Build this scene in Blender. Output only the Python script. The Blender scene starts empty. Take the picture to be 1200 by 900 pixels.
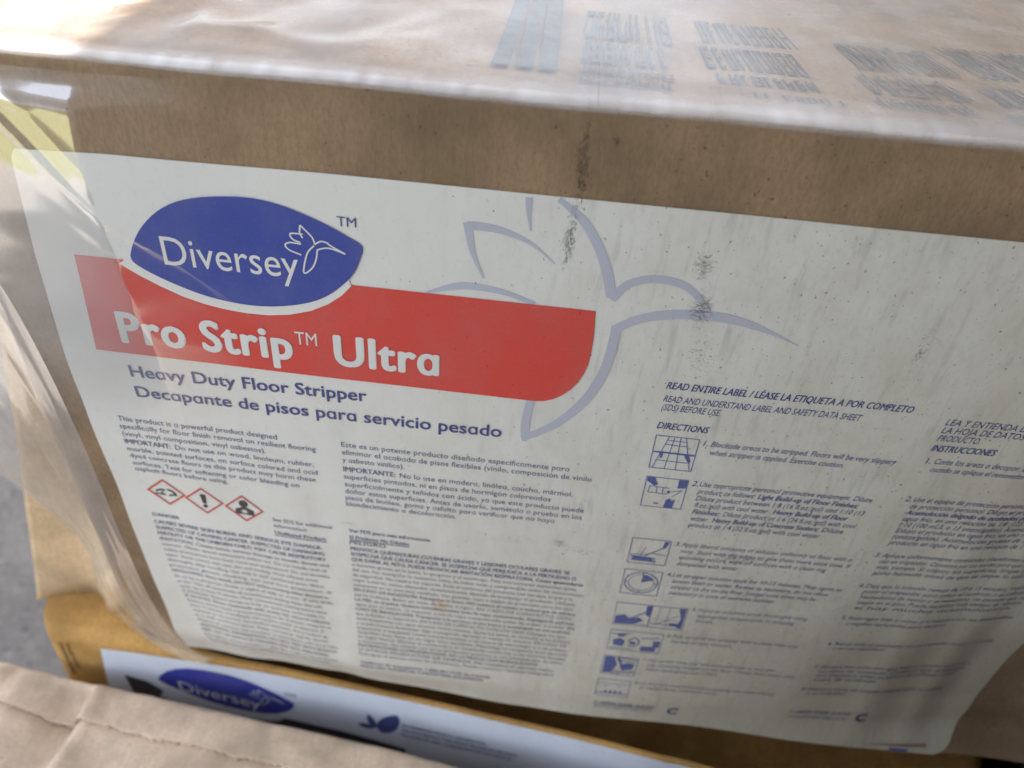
import bpy, bmesh, math, random
from mathutils import Vector, Matrix, noise
from mathutils.geometry import tessellate_polygon

# ------------------------------------------------------------------ set-up
# Layout is in millimetre-like units measured from the camera: X right, Y away,
# v DOWN from camera height.  S turns them into metres, H is the camera height.
S = 0.00075
H = 900.0
random.seed(7)
scene = bpy.context.scene
COL = scene.collection


def W(X, Y, v):
    return Vector((X * S, Y * S, (H - v) * S))


# camera
cam_d = bpy.data.cameras.new('camera')
cam = bpy.data.objects.new('camera', cam_d)
COL.objects.link(cam)
R_ = Vector((0.9942114, 0.08483148, 0.06593412))
U_ = Vector((-0.10478068, 0.62981865, 0.76964244))
F_ = Vector((-0.02376337, 0.77209591, -0.63506158))
m = Matrix((R_, U_, -F_)).transposed().to_4x4()
m.translation = W(0, 0, 0)
cam.matrix_world = m
cam_d.sensor_width = 36.0
cam_d.lens = 30.0
cam_d.clip_start = 0.01
cam_d.clip_end = 500.0
cam_d.dof.use_dof = True
cam_d.dof.focus_distance = 0.262
cam_d.dof.aperture_fstop = 9.0
scene.camera = cam

# sky
SUN_EL, SUN_AZ = math.radians(45), math.radians(75)      # azimuth clockwise from +Y
world = bpy.data.worlds.new('World')
scene.world = world
world.use_nodes = True
wn = world.node_tree
bg = wn.nodes['Background']
sky = wn.nodes.new('ShaderNodeTexSky')
sky.sky_type = 'NISHITA'
sky.sun_disc = False
sky.sun_elevation = SUN_EL
sky.sun_rotation = SUN_AZ
sky.air_density = 1.0
sky.dust_density = 3.0
sky.ozone_density = 1.0
hsv = wn.nodes.new('ShaderNodeHueSaturation')      # thin white cloud over the blue
hsv.inputs['Saturation'].default_value = 0.35
wn.links.new(sky.outputs['Color'], hsv.inputs['Color'])
wn.links.new(hsv.outputs['Color'], bg.inputs['Color'])
bg.inputs['Strength'].default_value = 0.12

# sun
sl = bpy.data.lights.new('sun', 'SUN')
sl.energy = 3.5
sl.angle = math.radians(0.5)
sl.color = (1.0, 0.95, 0.87)
sun = bpy.data.objects.new('sun', sl)
COL.objects.link(sun)
sd = Vector((math.sin(SUN_AZ) * math.cos(SUN_EL), math.cos(SUN_AZ) * math.cos(SUN_EL), math.sin(SUN_EL)))
sun.rotation_euler = (-sd).to_track_quat('-Z', 'Y').to_euler()
sun.location = (3, 2, 6)

scene.view_settings.view_transform = 'Standard'
scene.view_settings.look = 'None'
scene.view_settings.exposure = 2.47
scene.view_settings.gamma = 1.0
scene.view_settings.use_curve_mapping = False
scene.cycles.use_denoising = True
scene.cycles.max_bounces = 10
scene.cycles.transparent_max_bounces = 24


# ------------------------------------------------------------------ node help
class NT:
    def __init__(self, name):
        self.m = bpy.data.materials.new(name)
        self.m.use_nodes = True
        self.t = self.m.node_tree
        self.t.nodes.clear()
        self.out = self.t.nodes.new('ShaderNodeOutputMaterial')

    def n(self, typ, ins=None, **kw):
        nd = self.t.nodes.new(typ)
        for k, v in kw.items():
            setattr(nd, k, v)
        for k, v in (ins or {}).items():
            self.set(nd.inputs[k], v)
        return nd

    def set(self, sock, v):
        if hasattr(v, 'is_output') or isinstance(v, bpy.types.NodeSocket):
            self.t.links.new(v, sock)
        else:
            sock.default_value = v

    def math(self, op, a, b=0.0, c=0.0, clamp=False):
        nd = self.t.nodes.new('ShaderNodeMath')
        nd.operation = op
        nd.use_clamp = clamp
        for i, v in enumerate((a, b, c)):
            self.set(nd.inputs[i], v)
        return nd.outputs[0]

    def mix(self, fac, a, b, blend='MIX'):
        nd = self.t.nodes.new('ShaderNodeMix')
        nd.data_type = 'RGBA'
        nd.blend_type = blend
        self.set(nd.inputs[0], fac)
        for i, v in ((6, a), (7, b)):
            if isinstance(v, tuple) and len(v) == 3:
                v = (*v, 1)
            self.set(nd.inputs[i], v)
        return nd.outputs[2]

    def noise(self, vec, scale, detail=4.0, rough=0.55, dist=0.0):
        nd = self.n('ShaderNodeTexNoise', {'Scale': scale, 'Detail': detail, 'Roughness': rough, 'Distortion': dist})
        if vec is not None:
            self.t.links.new(vec, nd.inputs['Vector'])
        return nd.outputs['Fac']

    def ramp(self, v, lo, hi, a=0.0, b=1.0):
        nd = self.n('ShaderNodeMapRange', {'Value': v, 'From Min': lo, 'From Max': hi, 'To Min': a, 'To Max': b})
        nd.interpolation_type = 'SMOOTHSTEP'
        return nd.outputs['Result']

    def scaled(self, vec, s):
        nd = self.n('ShaderNodeVectorMath', operation='MULTIPLY')
        self.t.links.new(vec, nd.inputs[0])
        nd.inputs[1].default_value = s
        return nd.outputs[0]

    def gauss(self, x, mu, sig):
        d = self.math('DIVIDE', self.math('SUBTRACT', x, mu), sig)
        return self.math('EXPONENT', self.math('MULTIPLY', self.math('MULTIPLY', d, d), -1.0))

    def bsdf(self, **kw):
        nd = self.t.nodes.new('ShaderNodeBsdfPrincipled')
        self.t.links.new(nd.outputs[0], self.out.inputs[0])
        for k, v in kw.items():
            k = k.replace('_', ' ')
            if isinstance(v, tuple) and len(v) == 3:
                v = (*v, 1)
            self.set(nd.inputs[k], v)
        return nd


def scuff_mask(k, uv, label=True):
    """black rub marks and dirt specks that stick to the front of the big carton (uv is in decimetres)"""
    sep = k.n('ShaderNodeSeparateXYZ', {0: uv})
    u = k.math('MULTIPLY', sep.outputs[0], 100.0)
    v = k.math('MULTIPLY', sep.outputs[1], 100.0)
    streak = k.noise(k.scaled(uv, (64, 34, 1)), 1.0, 6.0, 0.72, 1.2)
    dash = k.noise(k.scaled(uv, (40, 62, 1)), 1.0, 6.0, 0.72, 1.2)

    def field(blobs):
        tot = None
        for (mu, mv, su, sv, a) in blobs:
            g = k.math('MULTIPLY', k.math('MULTIPLY', k.gauss(u, mu, su), k.gauss(v, mv, sv)), a)
            tot = g if tot is None else k.math('ADD', tot, g)
        return tot
    f1 = field([(9.5, 122, 4.0, 22, 0.31), (8.2, 160, 3.4, 15, 0.36), (13, 136, 7, 12, 0.16), (2, 168, 4, 14, 0.14), (20, 119, 1.6, 5, 0.3), (60, 122, 2, 8, 0.26),
                (-45, 187, 3, 6, 0.2), (-72, 168, 7, 8, 0.12), (150, 210, 60, 50, 0.12), (66, 250, 30, 60, 0.12),
                (-60, 150, 60, 8, 0.05), (150, 190, 3, 18, 0.2), (100, 380, 80, 80, 0.1), (-20, 300, 60, 60, 0.06)])
    f2 = field([(59, 163, 6, 9, 0.38), (62, 183, 7, 9, 0.37), (66, 205, 10, 14, 0.2), (110, 327, 22, 7, 0.32), (35, 333, 12, 5, 0.28), (22, 327, 5, 5, 0.24),
                (0, 329, 22, 4, 0.26), (-140, 318, 40, 5, 0.16), (-85, 332, 8, 3, 0.3), (75, 300, 10, 20, 0.13), (70, 225, 16, 30, 0.12)])
    a = k.ramp(k.math('ADD', streak, f1), 0.74, 1.02)
    b = k.ramp(k.math('ADD', dash, f2), 0.74, 1.02)
    sp = k.noise(k.scaled(uv, (55, 45, 1)), 1.0, 2.0, 0.5)
    right = k.ramp(u, -160, 100, 0.0, 0.07)
    c = k.ramp(k.math('ADD', sp, right), 0.735, 0.81)
    return k.math('MAXIMUM', k.math('MAXIMUM', a, b), k.math('MULTIPLY', c, 0.75)), u, v


# ------------------------------------------------------------------ materials
def mat_kraft(name, base, front=False, seed=0.0):
    k = NT(name)
    co = k.n('ShaderNodeTexCoord')
    obj = co.outputs['Object']
    fine = k.noise(k.scaled(obj, (1.0, 1.0, 0.45)), 900.0, 5.0, 0.65)
    cloud = k.noise(obj, 26.0 + seed, 4.0, 0.6)
    flute = k.n('ShaderNodeTexWave', {'Vector': obj, 'Scale': 75.0, 'Distortion': 0.6, 'Detail': 1.0}, wave_type='BANDS', bands_direction='X')
    fib = k.noise(k.scaled(obj, (900.0, 900.0, 120.0)), 1.0, 3.0, 0.6)
    d = tuple(c * 0.72 for c in base)
    l = tuple(min(1, c * 1.22) for c in base)
    c = k.mix(k.ramp(cloud, 0.3, 0.7), d, l)
    c = k.mix(k.ramp(fine, 0.35, 0.7, 0.0, 0.45), c, tuple(x * 0.6 for x in base))
    c = k.mix(k.ramp(fib, 0.62, 0.78, 0.0, 0.35), c, tuple(min(1, x * 1.6) for x in base))
    c = k.mix(k.ramp(flute.outputs['Fac'], 0.2, 0.9, 0.0, 0.06), c, tuple(x * 0.55 for x in base))
    spk = k.noise(obj, 520.0, 1.0, 0.5)
    c = k.mix(k.ramp(spk, 0.74, 0.79, 0.0, 0.6), c, (0.04, 0.03, 0.022))
    if front:
        uv = co.outputs['UV']
        msk, u, v = scuff_mask(k, uv)
        c = k.mix(k.math('MULTIPLY', msk, 0.8), c, (0.03, 0.027, 0.025))
    bmp = k.n('ShaderNodeBump', {'Strength': 0.25, 'Distance': 0.0006,
                                 'Height': k.math('ADD', fine, k.math('MULTIPLY', flute.outputs['Fac'], 0.14))})
    b = k.bsdf(Base_Color=c, Roughness=0.78, Normal=bmp.outputs[0])
    b.inputs['Specular IOR Level'].default_value = 0.25
    return k.m


def mat_label():
    k = NT('label_paper')
    co = k.n('ShaderNodeTexCoord')
    uv = co.outputs['UV']
    msk, u, v = scuff_mask(k, uv)
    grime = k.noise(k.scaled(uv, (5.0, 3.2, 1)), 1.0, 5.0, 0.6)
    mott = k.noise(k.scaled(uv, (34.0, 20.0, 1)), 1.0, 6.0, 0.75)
    soil_shade = k.ramp(k.math('ADD', k.math('MULTIPLY', k.math('ADD', u, k.math('MULTIPLY', v, 0.9)), 0.0022), grime), 0.55, 2.0)  # dirt plus painted-in shade and warm bounce, growing toward the lower right
    c = k.mix(soil_shade, (0.775, 0.78, 0.755), (0.56, 0.53, 0.44))
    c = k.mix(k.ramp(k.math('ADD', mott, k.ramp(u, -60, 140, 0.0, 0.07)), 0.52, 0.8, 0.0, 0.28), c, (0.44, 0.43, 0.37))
    # a small orange drip and thin rub streaks
    drip = k.math('MULTIPLY', k.gauss(u, -37, 3.2), k.gauss(v, 391, 4.5))
    c = k.mix(k.math('MULTIPLY', drip, k.ramp(mott, 0.3, 0.6, 0.2, 0.75)), c, (0.6, 0.36, 0.1))
    rub = k.noise(k.scaled(uv, (22, 3.2, 1)), 1.0, 3.0, 0.6, 0.3)
    c = k.mix(k.math('MULTIPLY', k.ramp(rub, 0.50, 0.74, 0.0, 0.33), k.ramp(u, -80, 60)), c, (0.36, 0.36, 0.34))
    c = k.mix(k.math('MULTIPLY', msk, 0.85), c, (0.045, 0.045, 0.05))
    bmp = k.n('ShaderNodeBump', {'Strength': 0.12, 'Distance': 0.0008, 'Height': mott})
    b = k.bsdf(Base_Color=c, Roughness=0.42, Normal=bmp.outputs[0])
    b.inputs['Specular IOR Level'].default_value = 0.4
    return k.m


def mat_ink(name, col, wear=0.25, rough=0.45, worn=(0.62, 0.63, 0.6)):
    k = NT(name)
    co = k.n('ShaderNodeTexCoord')
    uv = co.outputs['UV']
    n1 = k.noise(k.scaled(uv, (70.0, 55.0, 1)), 1.0, 4.0, 0.7)
    n2 = k.noise(k.scaled(uv, (3.0, 2.5, 1)), 1.0, 3.0, 0.6)
    f = k.math('MULTIPLY', k.ramp(n1, 0.52, 0.8), k.ramp(n2, 0.25, 0.7, 0.3, 1.0))
    c = k.mix(k.math('MULTIPLY', f, wear), col, worn)
    c = k.mix(k.ramp(n2, 0.35, 0.7, 0.0, 0.12), c, (0.3, 0.3, 0.3))
    msk, u, v = scuff_mask(k, uv)
    c = k.mix(k.math('MULTIPLY', msk, 0.7), c, (0.04, 0.04, 0.045))
    b = k.bsdf(Base_Color=c, Roughness=rough)
    b.inputs['Specular IOR Level'].default_value = 0.4
    return k.m


def mat_plain(name, col, rough=0.6, var=0.25, scale=60.0):
    k = NT(name)
    co = k.n('ShaderNodeTexCoord')
    n1 = k.noise(co.outputs['Object'], scale, 5.0, 0.65)
    c = k.mix(k.ramp(n1, 0.3, 0.7), tuple(x * (1 - var) for x in col), tuple(min(1, x * (1 + var)) for x in col))
    k.bsdf(Base_Color=c, Roughness=rough)
    return k.m


def mat_film(name, haze=0.05, bump=0.35, sc=(26, 9, 9), rough=0.06, ior=1.5, gain=0.9, rough2=None, tint=(0.8, 0.82, 0.85, 1)):
    k = NT(name)
    co = k.n('ShaderNodeTexCoord')
    obj = co.outputs['Object']
    n1 = k.noise(k.scaled(obj, sc), 1.0, 3.0, 0.5, 0.6)
    n2 = k.noise(k.scaled(obj, tuple(x * 5 for x in sc)), 1.0, 2.0, 0.5, 0.3)
    hgt = k.math('ADD', n1, k.math('MULTIPLY', n2, 0.12))
    bmp = k.n('ShaderNodeBump', {'Strength': bump, 'Distance': 0.004, 'Height': hgt})
    fr = k.n('ShaderNodeFresnel', {'IOR': ior, 'Normal': bmp.outputs[0]})
    cling = k.n('ShaderNodeSeparateXYZ', {0: co.outputs['UV']}).outputs[0]     # where the film is wetted on to the board it neither shines nor hazes
    whitened = k.n('ShaderNodeSeparateXYZ', {0: co.outputs['UV']}).outputs[1]  # bunched layers turn milky; along the top edge, a painted highlight
    fac = k.math('MULTIPLY', k.math('MULTIPLY', fr.outputs[0], gain, clamp=True), cling)
    if rough2:
        rough = k.ramp(k.n('ShaderNodeSeparateXYZ', {0: obj}).outputs[0], -0.10, 0.06, rough, rough2)
    gl = k.n('ShaderNodeBsdfAnisotropic', {'Color': (1, 1, 1, 1), 'Roughness': rough, 'Normal': bmp.outputs[0]})
    tr = k.n('ShaderNodeBsdfTransparent', {'Color': (0.99, 0.99, 0.99, 1)})
    df = k.n('ShaderNodeBsdfDiffuse', {'Color': tint})
    dust = k.ramp(k.noise(obj, 55.0, 4.0, 0.6), 0.3, 0.75, 0.4 * haze, 1.6 * haze)
    m1 = k.n('ShaderNodeMixShader', {0: k.math('ADD', k.math('MULTIPLY', dust, cling), whitened), 1: tr.outputs[0], 2: df.outputs[0]})
    m2 = k.n('ShaderNodeMixShader', {0: fac, 1: m1.outputs[0], 2: gl.outputs[0]})
    k.t.links.new(m2.outputs[0], k.out.inputs[0])
    return k.m


def mat_concrete():
    k = NT('worn_concrete')
    co = k.n('ShaderNodeTexCoord')
    o = co.outputs['Object']
    a = k.noise(o, 6.0, 6.0, 0.65)
    b = k.noise(o, 60.0, 5.0, 0.7)
    g = k.noise(o, 420.0, 3.0, 0.7)
    c = k.mix(k.ramp(a, 0.3, 0.7), (0.115, 0.105, 0.098), (0.20, 0.185, 0.17))
    c = k.mix(k.ramp(b, 0.4, 0.72, 0.0, 0.6), c, (0.11, 0.10, 0.095))
    c = k.mix(k.ramp(g, 0.55, 0.75, 0.0, 0.6), c, (0.33, 0.30, 0.275))
    c = k.mix(k.ramp(g, 0.45, 0.3, 0.0, 0.6), c, (0.055, 0.05, 0.047))
    pit = k.noise(o, 150.0, 2.0, 0.6)
    c = k.mix(k.ramp(pit, 0.60, 0.70, 0.0, 0.85), c, (0.035, 0.032, 0.03))
    c = k.mix(k.ramp(pit, 0.40, 0.32, 0.0, 0.6), c, (0.34, 0.31, 0.28))
    bmp = k.n('ShaderNodeBump', {'Strength': 0.5, 'Distance': 0.003, 'Height': g})
    k.bsdf(Base_Color=c, Roughness=0.85, Normal=bmp.outputs[0])
    return k.m


M_BIG = mat_kraft('kraft_board', (0.305, 0.212, 0.13), front=True)
M_FLAP = mat_kraft('kraft_board_inner', (0.72, 0.54, 0.34), seed=2)
M_MID = mat_kraft('kraft_board_golden', (0.56, 0.325, 0.105), seed=5)
M_NEAR = mat_kraft('kraft_board_pale', (0.68, 0.53, 0.395), seed=9)
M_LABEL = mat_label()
M_TEXT = mat_ink('ink_indigo', (0.055, 0.07, 0.25), 0.35)
M_SMALL = mat_ink('ink_small_print', (0.11, 0.125, 0.26), 0.4)
M_FAINT = mat_ink('ink_faint_print', (0.22, 0.23, 0.33), 0.4)
M_BLUE = mat_ink('ink_logo_blue', (0.05, 0.078, 0.36), 0.12)
M_RED = mat_ink('ink_red', (0.68, 0.075, 0.06), 0.12)
M_WHITE = mat_ink('ink_white', (0.76, 0.77, 0.76), 0.05)
M_PALE = mat_ink('ink_pale_blue', (0.50, 0.53, 0.63), 0.45)
M_HRED = mat_ink('ink_hazard_red', (0.62, 0.09, 0.06), 0.2)
M_BLACK = mat_ink('ink_black', (0.03, 0.03, 0.035), 0.15)
M_ICON = mat_ink('ink_icon_blue', (0.10, 0.125, 0.34), 0.3)
M_GREY = mat_plain('ink_grey_on_board', (0.085, 0.08, 0.075), 0.7, 0.3, 300)
M_TOPMARK = mat_plain('ink_brown_on_board', (0.11, 0.08, 0.05), 0.7, 0.3, 300)
M_FILM_TOP = mat_film('stretch_film_top', 0.09, 0.05, (30, 12, 9), 0.08, gain=0.62, rough2=0.30)
M_FILM = mat_film('stretch_film_side', 0.085, 0.05, (30, 30, 9), 0.10, gain=0.42, tint=(0.90, 0.77, 0.57, 1))
M_FILM_FRONT = mat_film('stretch_film_front', 0.02, 0.05, (30, 30, 9), 0.13, gain=0.55)
M_CONC = mat_concrete()
M_LAWN = mat_plain('lawn_grass', (0.115, 0.11, 0.045), 0.9, 0.4, 9)
M_BLOCKER = mat_plain('blocker_dark', (0.09, 0.075, 0.06), 0.85, 0.2, 8)  # for the added light-blocking walls and ceiling


# ------------------------------------------------------------------ object help
def link(name, bm, mat, parent=None, smooth=False):
    me = bpy.data.meshes.new(name)
    bm.to_mesh(me)
    bm.free()
    for p in me.polygons:
        p.use_smooth = smooth
    me.materials.append(mat)
    o = bpy.data.objects.new(name, me)
    COL.objects.link(o)
    if parent is not None:
        o.parent = parent
        o.matrix_parent_inverse = parent_world(parent).inverted()
    return o


def parent_world(o):
    mw = Matrix.Translation(o.location)
    return parent_world(o.parent) @ o.matrix_parent_inverse @ mw if o.parent else mw


def thing(name, label, cat, loc, group=None):
    o = bpy.data.objects.new(name, None)
    o.empty_display_size = 0.03
    COL.objects.link(o)
    o.location = loc
    o['label'] = label
    o['category'] = cat
    if group:
        o['group'] = group
    return o


def lerp_table(x, tab):
    if x <= tab[0][0]:
        return tab[0][1]
    for (a, fa), (b, fb) in zip(tab, tab[1:]):
        if x <= b:
            t = (x - a) / (b - a)
            t = t * t * (3 - 2 * t)
            return fa + (fb - fa) * t
    return tab[-1][1]


# ------------------------------------------------------------------ the big carton's dented front
BX0, BX1, BY, BT, BB = -232.0, 335.0, 280.0, 107.5, 491.0


def dent(u, v):
    A = lerp_table(v, [(235, 0), (275, 2.4), (345, 6.5), (400, 9), (445, 11), (490, 11.5)])
    Bu = lerp_table(u, [(-190, 1), (-150, .6), (-105, .22), (-80, .05), (-60, 0)])
    tuck = 11 * lerp_table(v, [(458, 0), (492, 1)]) * lerp_table(u, [(-190, .65), (-100, 1), (-68, .85), (13, .36), (56, .22), (112, .3), (200, 0.05)])
    hv = lerp_table(v, [(180, 0), (250, .37), (272, .5), (305, .71), (339, .8), (367, .89), (412, 1), (440, .95), (462, .8), (497, 0)])
    gu = lerp_table(u, [(70, 0), (160, .15), (210, .36), (243, .7), (268, 1), (300, 1.05), (335, .6)])
    n = noise.noise(Vector((u / 55.0, v / 55.0, 3.1))) * 0.5
    edge = 0.0
    r = 9.0
    if u < BX0 + r:
        q = BX0 + r - u
        edge = r - math.sqrt(max(0.0, r * r - q * q))
    if u > BX1 - r:
        q = u - (BX1 - r)
        edge = r - math.sqrt(max(0.0, r * r - q * q))
    return A * Bu + tuck + 18 * hv * gu + n + edge


def face(u, v, off=0.0):
    return W(u, BY + dent(u, v) - off, v)


def set_uv(bm, fn):
    uvl = bm.loops.layers.uv.verify()
    for f in bm.faces:
        for l in f.loops:
            l[uvl].uv = fn(l.vert.co)


def uv_world(co):       # label sheet coordinates in decimetres, from the point itself
    return (co.x / S / 100.0, (H - co.z / S) / 100.0)


def grid_bm(us, vs, fn):
    bm = bmesh.new()
    rows = [[bm.verts.new(fn(u, v)) for u in us] for v in vs]
    for r0, r1 in zip(rows, rows[1:]):
        for i in range(len(us) - 1):
            bm.faces.new((r0[i], r1[i], r1[i + 1], r0[i + 1]))
    return bm, rows


def frange(a, b, n):
    return [a + (b - a) * i / (n - 1) for i in range(n)]


# ------------------------------------------------------------------ ground
def slab(name, x0, x1, y0, y1, z, mat):
    bm = bmesh.new()
    vs = [bm.verts.new((x, y, z)) for x, y in ((x0, y0), (x1, y0), (x1, y1), (x0, y1))]
    bm.faces.new(vs)
    o = link(name, bm, mat)
    o['kind'] = 'structure'
    return o


slab('concrete_floor', -1.4, 60, -60, 60, 0.0, M_CONC)
slab('lawn', -120, -1.4, -90, 90, -0.02, M_LAWN)

# ------------------------------------------------------------------ big carton
big = thing('carton', 'large kraft carton with a dirty white label under a red band and blue leaf logo', 'carton', W(50, 480, 492.5))


def build_big_body():
    us = [BX0, BX0 + 1, BX0 + 2.5, BX0 + 4.5, BX0 + 7] + frange(BX0 + 10, BX1 - 10, 90) + [BX1 - 7, BX1 - 4, BX1 - 1.5, BX1]
    r = 4.0
    prof = [('t', y, 0) for y in (700, 560, 460, 400, 360, 330, 305, 292)]
    prof += [('f', a, 0) for a in frange(90, 0, 6)]
    prof += [('v', v, 0) for v in frange(BT + r + 3, BB - 4, 62)]
    prof += [('g', a, 0) for a in frange(0, 90, 4)]
    prof += [('b', 460, 0), ('b', 700, 0)]
    bm = bmesh.new()
    rows = []
    for kind, q, _ in prof:
        row = []
        for u in us:
            wob = noise.noise(Vector((u / 70.0, 1.7, 0))) * 0.9
            if kind == 't':
                p = W(u, q + (dent(u, BT + r) if q < 300 else 0), BT + wob + noise.noise(Vector((u / 60.0, q / 60.0, 5))) * 1.2 * min(1, (q - 280) / 60))
            elif kind == 'f':
                a = math.radians(q)
                p = W(u, BY + dent(u, BT + r) + r - r * math.cos(a), BT + wob + r - r * math.sin(a))
            elif kind == 'v':
                p = face(u, q)
            elif kind == 'g':
                a = math.radians(q)
                p = W(u, BY + dent(u, BB - 4) + 4 - 4 * math.cos(a), BB - 4 + 4 * math.sin(a))
            else:
                p = W(u, q, BB)
            row.append(bm.verts.new(p))
        rows.append(row)
    rows.append(rows[0])
    for r0, r1 in zip(rows, rows[1:]):
        for i in range(len(us) - 1):
            bm.faces.new((r0[i], r1[i], r1[i + 1], r0[i + 1]))
    for e in (0, -1):
        bm.faces.new([r_[e] for r_ in rows[:-1]])
    bmesh.ops.recalc_face_normals(bm, faces=bm.faces[:])
    set_uv(bm, uv_world)
    return link('carton_body', bm, M_BIG, big, True)


body = build_big_body()


# printed marks on the carton's top
def build_top_print():
    bm = bmesh.new()

    def quad(x0, x1, y0, y1, sk=0.0, bend=0.0):
        n = 6
        L, R = [], []
        for i in range(n):
            t = i / (n - 1)
            y = y0 + (y1 - y0) * t
            s = sk * t + bend * (1 - t) ** 3
            L.append(bm.verts.new(W(x0 + s, y, BT - 0.9)))
            R.append(bm.verts.new(W(x1 + s, y, BT - 0.9)))
        for i in range(n - 1):
            bm.faces.new((L[i], R[i], R[i + 1], L[i + 1]))
    # three bars
    for i in range(3):
        x = -25.5 + i * 8.2
        quad(x, x + 6.4, 309 - i * .4, 430, 1.0 - i * 1.5, -1.5 + i * .6)
    # rows of stamped characters, worn to unreadable blocks
    rng = random.Random(3)
    for x0, x1, rows in ((5, 41, ((300, 306), (309.5, 318), (322, 344), (350, 385))),
                         (53, 93, ((312, 322), (327, 352), (358, 385))),
                         (66, 103, ((300, 305),)),
                         (112, 150, ((304, 312), (318, 336), (344, 372))),
                         (158, 200, ((300, 308), (316, 334), (345, 380)))):
        for (ya, yb) in rows:
            x = x0 + rng.uniform(0, 1.5)
            end = x1 - rng.uniform(0, 4)
            while x < end:
                w = rng.uniform(2.4, 4.2)
                if rng.random() < 0.12:
                    x += 2.5
                # a glyph: two stems and cross strokes
                st = 0.95
                quad(x, x + st, ya, yb, -0.12 * (x - 20) * (yb - ya) / 60)
                if rng.random() < .8:
                    quad(x + w - st, x + w, ya, yb - rng.choice((0, 0, .3)) * (yb - ya), -0.12 * (x - 20) * (yb - ya) / 60)
                h = yb - ya
                for f in (0.0, 0.42, 0.84):
                    if rng.random() < 0.62:
                        s = -0.12 * (x - 20) * (ya + h * f - ya) / 60
                        quad(x + st * .9 + s, x + w - st * .9 + s, ya + h * f, ya + h * (f + .15))
                x += w + 1.15
    return link('stamped_marking', bm, M_GREY, big)


build_top_print()

# ---- label sheet on the front
LAB = [(-199.5, 147), (-198.5, 144.5), (-196, 143.4), (-157, 142.4), (-76, 141.2), (46, 141.4), (166, 141), (289, 141), (288, 260), (285.5, 350),
       (284, 394), (280, 450), (275, 484), (268, 490.2), (255, 490.4), (218, 489.5), (100, 489), (0, 488.6), (-120, 488.8), (-190, 489), (-202, 488.4), (-204, 486), (-203.5, 451), (-204.5, 390),
       (-204.5, 340), (-205, 257), (-203, 190)]


def lab_edge(v, side):
    """left/right edge of the label at height v"""
    L = [(143.4, -197), (147, -199.5), (190, -203), (257, -205), (340, -204.5), (390, -204), (451, -202), (489, -202)]
    R = [(141, 289), (260, 288), (350, 285.5), (394, 284), (450, 280), (484, 275), (489, 268)]
    t = L if side < 0 else R
    for (a, fa), (b, fb) in zip(t, t[1:]):
        if v <= b:
            return fa + (fb - fa) * max(0, (v - a)) / (b - a)
    return t[-1][1]


def build_label():
    ts = frange(0, 1, 130)
    vs = [0, 0.006, 0.014, 0.03] + frange(0.045, 1, 88)

    def fn(t, s):
        u_g = -197 + t * (486)
        top = lerp_table(u_g, [(-200, 143.6), (-157, 142.4), (-76, 141.3), (300, 141.0)])
        v = top + (489.0 - top) * s
        a, b = lab_edge(v, -1), lab_edge(v, 1)
        return face(a + (b - a) * t, v, 0.5)
    bm, _ = grid_bm(ts, vs, fn)
    set_uv(bm, uv_world)
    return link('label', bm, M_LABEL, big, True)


label = build_label()
label['label'] = 'large dirty white paper label'


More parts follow.
